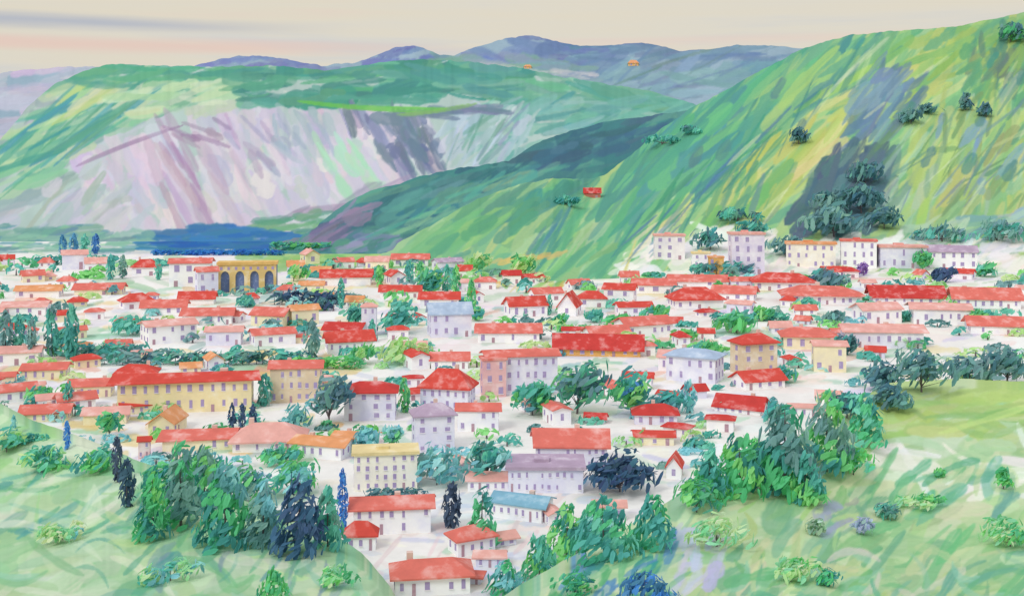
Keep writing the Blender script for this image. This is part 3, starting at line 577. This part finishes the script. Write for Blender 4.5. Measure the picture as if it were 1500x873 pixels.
for u,v,w,h,c in [(1050,800,110,50,PG),(1170,850,100,40,PG+GG[:1]),(1480,800,90,44,PG+GG),(90,790,120,34,PG+BT[:1]),(250,850,110,40,TT[:1]+BT+PG),(1350,742,90,26,PG+GG),(1215,858,46,28,PN),(840,872,80,40,PN+GG),(490,860,80,34,PG+GG)]:
    tree('shrub',u,v,w,h,c,'dome',40,.95,.75)
# ------------------------------------------------------------------ light, sky, camera
sc=bpy.context.scene
el,az=math.radians(42),math.radians(215)
w=bpy.data.worlds.new('World'); sc.world=w; w.use_nodes=True; nt=w.node_tree; nt.nodes.clear()
out=nn(nt,'ShaderNodeOutputWorld')
sky=nn(nt,'ShaderNodeTexSky'); sky.sky_type='NISHITA'; sky.sun_disc=False; sky.sun_elevation=el; sky.sun_rotation=az; sky.air_density=1.5; sky.dust_density=4
b1=nn(nt,'ShaderNodeBackground'); b1.inputs[1].default_value=0.08; nt.links.new(sky.outputs[0],b1.inputs[0])
b2=nn(nt,'ShaderNodeBackground')
tc=nn(nt,'ShaderNodeTexCoord'); sep=nn(nt,'ShaderNodeSeparateXYZ'); nt.links.new(tc.outputs['Generated'],sep.inputs[0])
mp=nn(nt,'ShaderNodeMapping'); mp.inputs['Scale'].default_value=(1.6,1.6,26); nt.links.new(tc.outputs['Generated'],mp.inputs['Vector'])
no=nn(nt,'ShaderNodeTexNoise'); no.inputs['Scale'].default_value=1.6; no.inputs['Detail'].default_value=5; nt.links.new(mp.outputs[0],no.inputs['Vector'])
cr=nn(nt,'ShaderNodeValToRGB'); els=cr.color_ramp.elements
els[0].position=.3; els[0].color=(*lin((214,214,212)),1); els[1].position=.72; els[1].color=(*lin((232,214,200)),1)
for p,c in((.42,(226,220,206)),(.55,(228,220,202))): 
    x=els.new(p); x.color=(*lin(c),1)
nt.links.new(no.outputs['Fac'],cr.inputs[0])
def band(z0,wd,x0,x1,col,prev,amt):
    a=nn(nt,'ShaderNodeMath',operation='MULTIPLY_ADD'); a.inputs[1].default_value=0.024; a.inputs[2].default_value=-0.012
    nt.links.new(no.outputs['Fac'],a.inputs[0])
    s=nn(nt,'ShaderNodeMath',operation='ADD'); nt.links.new(sep.outputs['Z'],s.inputs[0]); nt.links.new(a.outputs[0],s.inputs[1])
    d=nn(nt,'ShaderNodeMath',operation='SUBTRACT'); d.inputs[1].default_value=z0; nt.links.new(s.outputs[0],d.inputs[0])
    ab=nn(nt,'ShaderNodeMath',operation='ABSOLUTE'); nt.links.new(d.outputs[0],ab.inputs[0])
    m=nn(nt,'ShaderNodeMapRange',interpolation_type='SMOOTHSTEP'); m.inputs[1].default_value=wd; m.inputs[2].default_value=0; nt.links.new(ab.outputs[0],m.inputs[0])
    m2=nn(nt,'ShaderNodeMapRange',interpolation_type='SMOOTHSTEP'); m2.inputs[1].default_value=x0; m2.inputs[2].default_value=x1; m2.inputs[4].default_value=amt; nt.links.new(sep.outputs['X'],m2.inputs[0])
    mu=nn(nt,'ShaderNodeMath',operation='MULTIPLY'); nt.links.new(m.outputs[0],mu.inputs[0]); nt.links.new(m2.outputs[0],mu.inputs[1])
    mx=nn(nt,'ShaderNodeMixRGB'); mx.inputs[2].default_value=(*lin(col),1); nt.links.new(mu.outputs[0],mx.inputs[0]); nt.links.new(prev,mx.inputs[1]); return mx.outputs[0]
c=band(.125,.011,-.12,-.36,(180,186,200),cr.outputs[0],.85)
c=band(.106,.009,.05,-.3,(234,204,192),c,.8)
c=band(.114,.007,.0,.06,(236,212,198),c,.5)
mz=nn(nt,'ShaderNodeMapRange',interpolation_type='SMOOTHSTEP'); mz.inputs[1].default_value=.2; mz.inputs[2].default_value=.9; mz.inputs[3].default_value=1.0; mz.inputs[4].default_value=1.2; nt.links.new(sep.outputs['Z'],mz.inputs[0])
mzc=nn(nt,'ShaderNodeMapRange',interpolation_type='SMOOTHSTEP'); mzc.inputs[1].default_value=.16; mzc.inputs[2].default_value=.5; nt.links.new(sep.outputs['Z'],mzc.inputs[0])
mw=nn(nt,'ShaderNodeMixRGB'); mw.inputs[2].default_value=(.72,.75,.80,1); nt.links.new(mzc.outputs[0],mw.inputs[0]); nt.links.new(c,mw.inputs[1])
nt.links.new(mz.outputs[0],b2.inputs[1]); nt.links.new(mw.outputs[0],b2.inputs[0])
ms=nn(nt,'ShaderNodeMixShader'); ms.inputs[0].default_value=.93; nt.links.new(b1.outputs[0],ms.inputs[1]); nt.links.new(b2.outputs[0],ms.inputs[2]); nt.links.new(ms.outputs[0],out.inputs[0])
sl=bpy.data.lights.new('sun','SUN'); sl.energy=1.15; sl.angle=math.radians(18); sl.color=(1,.97,.92)
so=bpy.data.objects.new('sun',sl); bpy.context.collection.objects.link(so)
from mathutils import Vector
sd=Vector((math.sin(az)*math.cos(el),math.cos(az)*math.cos(el),math.sin(el))); so.rotation_euler=sd.to_track_quat('Z','Y').to_euler(); so.location=sd*500
cam=bpy.data.cameras.new('camera'); co=bpy.data.objects.new('camera',cam); bpy.context.collection.objects.link(co)
co.location=(0,0,CH); co.rotation_euler=(math.radians(90),0,0); cam.sensor_width=36; cam.lens=F/1500*36; cam.shift_y=-(436.5-HV)/1500; cam.clip_end=60000; cam.clip_start=.5
sc.camera=co
sc.view_settings.view_transform='Standard'; sc.view_settings.look='None'; sc.view_settings.exposure=0
print('objects',len(bpy.data.objects))
